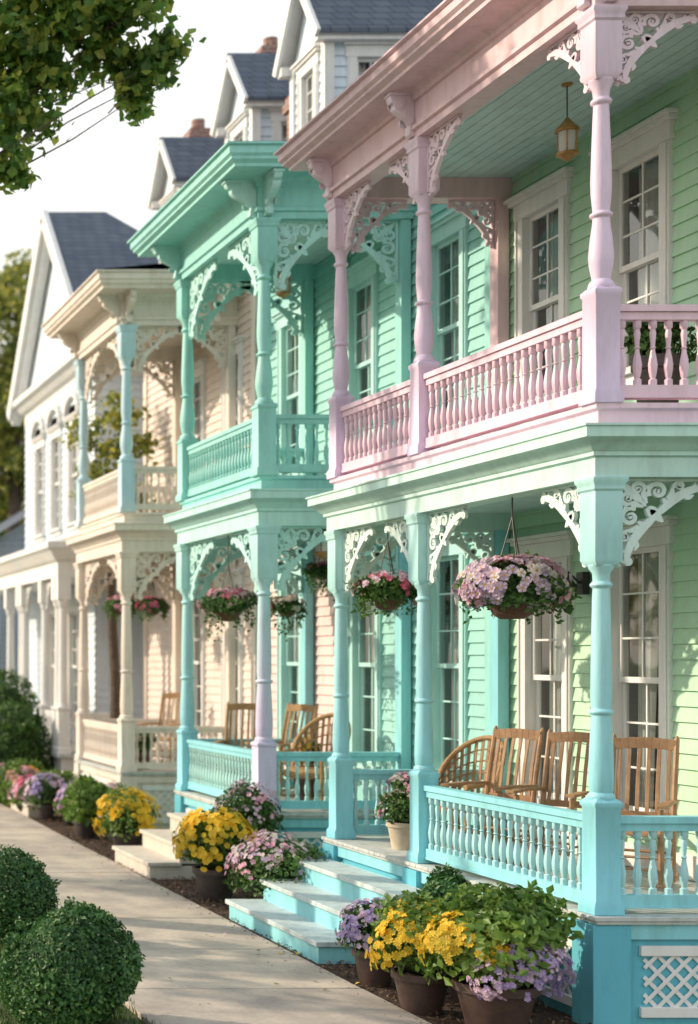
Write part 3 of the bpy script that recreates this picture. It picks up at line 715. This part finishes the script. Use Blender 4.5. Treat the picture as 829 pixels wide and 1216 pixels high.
core(b,(x,y,.48),(.36,.36,.26),m_core,.7); blob(b,(x,y,.52),(.40,.38,.34),3000,.08,m_leafl,.5,low=-.4,lump=.3); blob(b,(x+.2,y+.12,.66),(.27,.27,.28),1500,.11,m_leaf,.3,lump=.35); blob(b,(x-.05,y+.2,.70),(.2,.22,.22),900,.09,m_leafl,.3,lump=.35)
for i in range(22):
    d=rdir(); d.z=abs(d.z)+.5; d.normalize(); blob(b,Vector((x,y,.53))+Vector((d.x*.42,d.y*.4,d.z*.42)),(.05,.05,.08),26,.06,m_leafl,.2)
bloom(b,(x-.2,y-.04,.54),(.28,.29,.25),300,.064,[f_yel],-.2,8,9); bloom(b,(x+.04,y-.25,.44),(.32,.20,.21),560,.042,[f_pur,f_pur,f_lil],-.6,5,16,spread=.6)
b.obj('mixed_flower_planter')
potted('topiary_pot',-.30,12.1,.0,.15,.5,m_pot,.20,.34,m_box,[],0,.05,nl=3800,lsz=.04)
potted('leafy_plant_pot',-.5,11.3,.0,.16,.2,m_pot,.26,.4,m_leafl,[],0,.05,nl=1400,lsz=.10)
potted('geranium_pot',.22,13.95,.78,.14,.25,m_potc,.2,.28,m_leaf,[f_pk,f_wh],160,.045,nl=800,lsz=.05)
potted('geranium_pot',.52,14.5,.78,.15,.36,m_pot,.19,.3,m_leaf,[f_wh,f_pk],130,.045,nl=800,lsz=.05)
potted('geranium_pot',.9,18.0,.82,.16,.5,m_pot2,.18,.26,m_leaf,[f_yel,f_wh],80,.045,nl=600,lsz=.05)
potted('geranium_pot',1.1,11.6,4.29,.17,.55,m_pot,.2,.34,m_leaf,[f_pk],12,.05,nl=900,lsz=.07)
potted('geranium_pot',.35,22.9,.85,.14,.25,m_pot2,.2,.32,m_leaf,[f_wh],70,.05,nl=900,lsz=.07)
for (x,y,r,fm) in ((-.95,24.6,.35,[f_mag,f_pk]),(-1.0,26.4,.5,[f_pk]),(-.6,22.9,.35,[f_pur,f_pk]),(-.55,20.6,.3,[f_pk]),(-.4,11.0,.16,[f_pur]),(-.25,22.4,.3,[f_wh,f_pk])):
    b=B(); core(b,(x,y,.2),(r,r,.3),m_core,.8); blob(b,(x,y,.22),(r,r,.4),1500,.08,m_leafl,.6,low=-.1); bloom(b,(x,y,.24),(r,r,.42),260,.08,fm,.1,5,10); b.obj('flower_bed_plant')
def basket(name,x,y,ztop,z,r,fms,nf,fsz,lm=m_leaf,nl=1500,trail=.2):
    b=B(); br=r*.46
    b.lathe(x,y,[(br*.5,z-br*.75),(br*.8,z-br*.55),(br*.98,z-br*.15),(br*1.06,z),(br*.9,z)],m_wick,22)
    for k in range(6): b.lathe(x,y,[(br*(.62+.07*k),z-br*(.66-.12*k)),(br*(.66+.07*k),z-br*(.63-.12*k)),(br*(.64+.07*k),z-br*(.60-.12*k))],m_wick,22,cap=False)
    for k in range(3):
        a=k*2.094+.4; b.tube([(x+br*math.cos(a),y+br*math.sin(a),z),(x,y,z+r*1.25+.2)],.005,m_metal,5)
    b.tube([(x,y,z+r*1.25+.2),(x,y,ztop-.05)],.006,m_metal,5)
    b.lathe(x,y,[(.03,ztop-.03),(.04,ztop)],m_metal,10)
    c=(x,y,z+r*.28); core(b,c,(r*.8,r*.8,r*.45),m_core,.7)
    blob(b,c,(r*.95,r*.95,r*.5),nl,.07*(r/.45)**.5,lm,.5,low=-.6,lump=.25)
    for k in range(18):
        a=R.random()*6.28; px,py=x+r*.85*math.cos(a),y+r*.85*math.sin(a); ln=trail*R.uniform(.4,1.2)
        for q in range(14): b.leaf(Vector((px+R.gauss(0,.015),py+R.gauss(0,.015),z+.05-ln*q/14)),rdir(),.05,lm)
    bloom(b,c,(r*1.0,r*1.0,r*.62),nf,fsz,fms,-.45,5,9,f_ctr,.5)
    return b.obj(name)
basket('hanging_flower_basket',.05,11.72,3.94,2.97,.37,[f_pk,f_pk,f_lil,f_lil,f_lil,f_wh],460,.08,nl=2000)
basket('hanging_flower_basket',.1,14.0,3.94,3.08,.28,[f_pk,f_lil,f_mag],170,.06)
basket('hanging_flower_basket',.0,18.05,4.16,3.08,.31,[f_mag,f_pk,f_wh],190,.06,trail=.35)
basket('hanging_flower_basket',.75,18.2,4.16,3.1,.2,[f_mag,f_wh],120,.06,trail=.35)
basket('hanging_flower_basket',.95,17.6,4.16,3.5,.17,[f_mag],50,.05,trail=.3)
basket('hanging_flower_basket',.5,22.9,4.26,3.25,.22,[f_mag],110,.06)
basket('hanging_flower_basket',.3,23.9,4.26,3.3,.24,[f_mag,f_pk],110,.06)

def tree(name,x,y,th,lobes,leafm,n,sz,r=.25,bf=.42,tw=(.5,.9)):
    b=B(); base=Vector((x,y,0)); top=Vector((x,y,th))
    b.tube([base,(x+.03,y,th*.4),(x-.05,y+.05,th*.75),top],[r*1.35,r,r*.85,r*.7],m_bark,12)
    for (lx,ly,lz,lr) in lobes:
        c=Vector((lx,ly,lz)); s=Vector((x,y,th*R.uniform(.8,1))); mid=s.lerp(c,.5)+Vector((R.uniform(-.3,.3),R.uniform(-.3,.3),.35))
        b.tube([s,s.lerp(mid,.5)+Vector((0,0,.1)),mid,mid.lerp(c,.6)+rdir()*.1,c],[r*bf,r*bf*.7,r*bf*.45,r*bf*.25,r*bf*.1],m_bark,7)
        for k in range(6):
            e=c+rdir()*lr*.8; b.tube([mid.lerp(c,R.uniform(*tw)),c.lerp(e,.5),e],[r*.04,r*.03,.005],m_bark,5)
            m_=int(n*lr*lr/6)
            rr=lr*R.uniform(.38,.6)
            blob(b,e.lerp(c,.2),(rr,rr,rr*.75),m_,sz,leafm,.1,lump=.3,asp=.8)
        blob(b,c,(lr*.8,lr*.8,lr*.6),int(n*lr*lr*.5),sz,leafm,.1,lump=.3,asp=.8)
    return b.obj(name,smooth=False)
vis=[(-2.95,16.2,9.1,.66),(-2.5,15.9,9.6,.6),(-2.9,16.1,8.25,.48),(-3.1,15.9,7.75,.42),(-2.75,16.0,8.6,.5),(-1.8,15.9,9.3,.46),(-1.5,16,8.65,.36),(-1.95,16.1,8.95,.40),(-1.38,15.9,8.85,.28),(-2.35,16,9.15,.46),(-1.68,16,8.45,.26),(-2.15,16,9.6,.5),(-1.75,16.1,8.75,.3)]
oth=[(-3.9,15.5,9.5,1),(-4.8,16.5,10.3,1.1),(-5.6,15.2,9.6,1.0),(-5.0,14.8,8.5,.8),(-4.4,17.2,9.2,.9),(-5.6,17.4,8.6,.9),(-3.4,16.6,10.3,.8),(-6.4,15.9,10,1)]
tree('maple_tree',-5.4,16,6.6,vis+oth,m_tree,1500,.12,.2,.16,(.85,.97))
def bgtree(x,y,h,r,n=5200,sz=.3,mat=None,zl=.45,th=None):
    lob=[(x+R.uniform(-r,r)*.8,y+R.uniform(-r,r)*.8,h*R.uniform(zl,1),r*R.uniform(.35,.6)) for _ in range(11)]
    return tree('background_tree',x,y,th or h*.5,lob,mat or m_treed,n/60,sz,.3)
tree('background_tree',3.6,49,8,[(3.5,49,14.6,1.2),(2.7,49,13.2,1.2),(4.0,48.5,13.0,1.4),(3.2,49.5,11.8,1.3),(4.6,49,11.8,1.4),(2.3,49,10.4,1.2),(3.5,48.6,10.2,1.4),(4.8,49.3,10,1.3),(2.7,49,8.8,1.2),(3.9,49,8.4,1.3)],m_treed,360,.2,.25)
bgtree(4.8,56,17,4,7000); bgtree(1.9,52,9,2.6,9000,.26,zl=.3); bgtree(10,60,13,5); bgtree(-3,62,12,4)
tree('garden_tree',.7,25.85,4.9,[(.6,26.1,5.5,.55),(.9,25.9,6.1,.55),(.35,26.2,6.4,.45),(.9,26.5,6.8,.5),(.3,25.9,5.5,.4),(1.1,26.4,5.2,.5)],m_treed,900,.11,.09)
t0=bgtree(-24,4,7.5,3,n=3000)
for i in range(1,7):
    o=bpy.data.objects.new('background_tree',t0.data); COL.objects.link(o); a=i*1.3
    o.location=(-24-(-24*math.cos(a)-4*math.sin(a)),4+i*8-(-24*math.sin(a)+4*math.cos(a)),0); o.rotation_euler=(0,0,a)
for (tx,ty) in ((-9.0,20.6),(-8.9,15.6)):  # unseen trees, added so their crowns throw shadow bands over the sidewalk
    tree('added_shadow_tree',tx,ty,3.4,[(tx+R.uniform(-1,1),ty+R.uniform(-1,1),4.0+R.uniform(-.4,1.1),R.uniform(.35,.6)) for _ in range(9)],m_tree,500,.12,.1)

# ------------------------------------------------------------------ furniture
def rocking_chair(name,x,y,z,rot,mat,slat=6,sw=.23):
    b=B(); b.T=Tr(x,y,z,rot)
    rz=lambda t:.025+.20*(t+.02)**2
    for s in (-sw,sw):
        b.tube([(t,s,rz(t)) for t in [-.45+.1*i for i in range(10)]],.016,mat,8)
        b.tube([(.24,s,rz(.24)),(.25,s,.30),(.25,s,.44),(.25,s,.62)],[.018,.023,.018,.02],mat,8)
        b.tube([(-.20,s,rz(-.20)),(-.21,s,.42),(-.27,s,.75),(-.36,s,1.12),(-.37,s,1.15)],[.02,.022,.02,.02,.008],mat,8)
        b.beam((-.27,s*1.02,.645),(.08,s*1.06,.655),.045,.024,mat); b.beam((.08,s*1.06,.655),(.33,s*1.1,.645),.07,.024,mat)
        b.tube([(-.21,s,.22),(.25,s,.22)],.011,mat,6)
    b.tube([(.25,-sw,.25),(.25,sw,.25)],.012,mat,6); b.tube([(-.20,-sw,.25),(-.20,sw,.25)],.012,mat,6); b.tube([(.25,-sw,.16),(.25,sw,.16)],.012,mat,6)
    for i in range(7):
        t=-.21+i*.08; b.box(t,t+.068,-sw,sw,.42-.02*math.sin(i/6*3.1),.44-.02*math.sin(i/6*3.1),mat)
    b.beam((-.235,-sw,.53),(-.235,sw,.53),.022,.055,mat)
    n=8
    for i in range(n):
        t0=-sw+2*sw*i/n; t1=-sw+2*sw*(i+1)/n
        f=lambda t:1.075+.018*math.cos(t/sw*1.57); bb=lambda t:-.342-.006*math.cos(t/sw*1.57)
        b.beam((bb(t0),t0,f(t0)),(bb(t1),t1,f(t1)),.022,.085,mat)
    for i in range(slat):
        t=-(sw-.045)+2*(sw-.045)*i/(slat-1); b.beam((-.235,t,.54),(-.29,t,.84),.028,.012,mat); b.beam((-.29,t,.835),(-.345,t,1.05),.028,.012,mat)
    b.T=I4; return b.obj(name,None,.003)
rocking_chair('rocking_chair',1.0,11.72,.78,math.radians(228),m_wood,sw=.215)
rocking_chair('rocking_chair',.90,12.62,.78,math.radians(218),m_wood,sw=.215)
rocking_chair('rocking_chair',.70,13.26,.78,math.radians(210),m_wood,sw=.215)
rocking_chair('rocking_chair',.55,19.2,.82,math.radians(240),m_wood2)
rocking_chair('rocking_chair',.9,23.6,.85,math.radians(225),m_wood2)
def wicker(name,x,y,z,rot,sc_=1):
    b=B(); b.T=Tr(x,y,z,rot)@Matrix.Scale(sc_,4); m=m_wood2
    n=16
    for i in range(n+1):
        a=math.pi*(.5+i/n); h=.62+.42*math.sin(math.pi*i/n)**.8
        b.beam((.28*math.cos(a)-.03,.30*math.sin(a),.35),(.34*math.cos(a)-.08,.33*math.sin(a),h),.03,.012,m)
    pts=[(.34*math.cos(math.pi*(.5+i/n))-.08,.33*math.sin(math.pi*(.5+i/n)),.63+.42*math.sin(math.pi*i/n)**.8) for i in range(n+1)]
    b.tube([(.32,.31,.6)]+pts+[(.32,-.31,.6)],.026,m,8)
    for q in range(6):
        k=q/6; b.tube([( (.28+.06*k)*math.cos(math.pi*(.5+i/n))-.03-.05*k,(.30+.03*k)*math.sin(math.pi*(.5+i/n)),.36+(.27+.42*math.sin(math.pi*i/n)**.8)*k) for i in range(n+1)],.009,m,5)
    b.lathe(.02,0,[(.30,.34),(.32,.36),(.32,.41),(.28,.44)],m,20)
    for s in (-1,1):
        b.tube([(.26,s*.28,.02),(.3,s*.3,.6)],.02,m,7); b.tube([(-.22,s*.2,.02),(-.2,s*.2,.38)],.02,m,7)
        b.tube([(t,s*.25,.02+.2*t*t) for t in (-.45,-.25,0,.25,.42)],.018,m,7)
    b.T=I4; return b.obj(name)
wicker('wicker_rocking_chair',.92,14.3,.78,math.radians(205),.95)
wicker('wicker_rocking_chair',.8,17.5,.82,math.radians(215),1.0)
rocking_chair('rocking_chair',.95,18.9,.82,math.radians(205),m_wood2)
def hung_lantern(name,x,y,zt,z,k_=1):
    b=B(); b.tube([(x,y,zt),(x,y,z+.2*k_)],.005,m_metal,6); b.lathe(x,y,[(.04*k_,zt-.02),(.05*k_,zt)],m_brass,12)
    q=[(r*k_,z+h*k_) for r,h in [(.01,.22),(.04,.18),(.11,.10),(.11,.08)]]; b.lathe(x,y,q,m_brass,8)
    b.lathe(x,y,[(.08*k_,z+.08*k_),(.088*k_,z),(.075*k_,z-.12*k_)],m_curt,14)
    for k in range(6):
        a=k*math.pi/3; b.tube([(x+.095*k_*math.cos(a),y+.095*k_*math.sin(a),z+.09*k_),(x+.09*k_*math.cos(a),y+.09*k_*math.sin(a),z-.12*k_)],.006*k_,m_brass,5)
    q=[(r*k_,z+h*k_) for r,h in [(.10,-.12),(.10,-.14),(.03,-.18),(.01,-.2)]]; b.lathe(x,y,q,m_brass,8); return b.obj(name)
hung_lantern('hanging_lantern',.72,17.05,4.16,3.85)
hung_lantern('hanging_lantern',.8,12.3,7.2,6.74,.85)
hung_lantern('hanging_lantern',.75,18.3,7.6,7.05,.9)
def lantern(name,x,y,z):
    b=B(); b.box(x+.1,x+.16,y-.05,y+.05,z-.1,z+.1,m_metal); b.tube([(x+.1,y,z),(x,y,z+.1),(x,y,z+.02)],.01,m_metal,6)
    b.lathe(x,y,[(.02,z+.05),(.09,z-.03),(.08,z-.04)],m_metal,6); b.lathe(x,y,[(.07,z-.04),(.05,z-.22)],m_curt,6); b.lathe(x,y,[(.055,z-.22),(.03,z-.26)],m_metal,6); return b.obj(name)
lantern('wall_lantern',1.44,17.0,3.3); lantern('wall_lantern',1.44,13.42,3.2)

# ------------------------------------------------------------------ light
sd=Vector((-.88,.45,0)).normalized(); el=math.radians(26)
dirs=Vector((sd.x*math.cos(el),sd.y*math.cos(el),math.sin(el)))
w=bpy.data.worlds.new('World'); sc.world=w; w.use_nodes=True; nt=w.node_tree; nt.nodes.clear()
o=nt.nodes.new('ShaderNodeOutputWorld'); bg=nt.nodes.new('ShaderNodeBackground'); sk=nt.nodes.new('ShaderNodeTexSky')
sk.sky_type='NISHITA'; sk.sun_disc=False; sk.sun_elevation=el; sk.sun_rotation=math.atan2(sd.x,sd.y); sk.air_density=1.0; sk.dust_density=3.0; sk.ozone_density=1.0
tc=nt.nodes.new('ShaderNodeTexCoord'); sp=nt.nodes.new('ShaderNodeSeparateXYZ'); nt.links.new(tc.outputs['Generated'],sp.inputs[0])
hz=ramp(nt,sp.outputs[2],[(0,(.94,.86,.72)),(.18,(.93,.89,.79)),(.45,(.86,.88,.86)),(1,(.66,.74,.85))])
ml=nt.nodes.new('ShaderNodeVectorMath'); ml.operation='SCALE'; ml.inputs['Scale'].default_value=10.4; nt.links.new(hz,ml.inputs[0])
mx=mixc(nt,.74,sk.outputs[0],ml.outputs[0])
nt.links.new(mx,bg.inputs[0]); bg.inputs[1].default_value=.15; nt.links.new(bg.outputs[0],o.inputs[0])
sl=bpy.data.lights.new('sun','SUN'); sl.energy=4.8; sl.angle=math.radians(.8); sl.color=(1,.82,.62)
so=bpy.data.objects.new('sun',sl); COL.objects.link(so); so.rotation_euler=dirs.to_track_quat('Z','Y').to_euler()
# ------------------------------------------------------------------ camera
cam=bpy.data.cameras.new('camera'); co=bpy.data.objects.new('camera',cam); COL.objects.link(co)
co.location=(-6.12,0,2.55); co.rotation_euler=(math.pi/2,0,0)
cam.sensor_fit='AUTO'; cam.sensor_width=36; cam.lens=53.3; cam.shift_x=.62; cam.shift_y=.1414; cam.clip_end=900
cam.dof.use_dof=True; cam.dof.focus_distance=11.8; cam.dof.aperture_fstop=1.15
sc.camera=co
sc.view_settings.view_transform='Standard'; sc.view_settings.look='None'; sc.view_settings.exposure=0
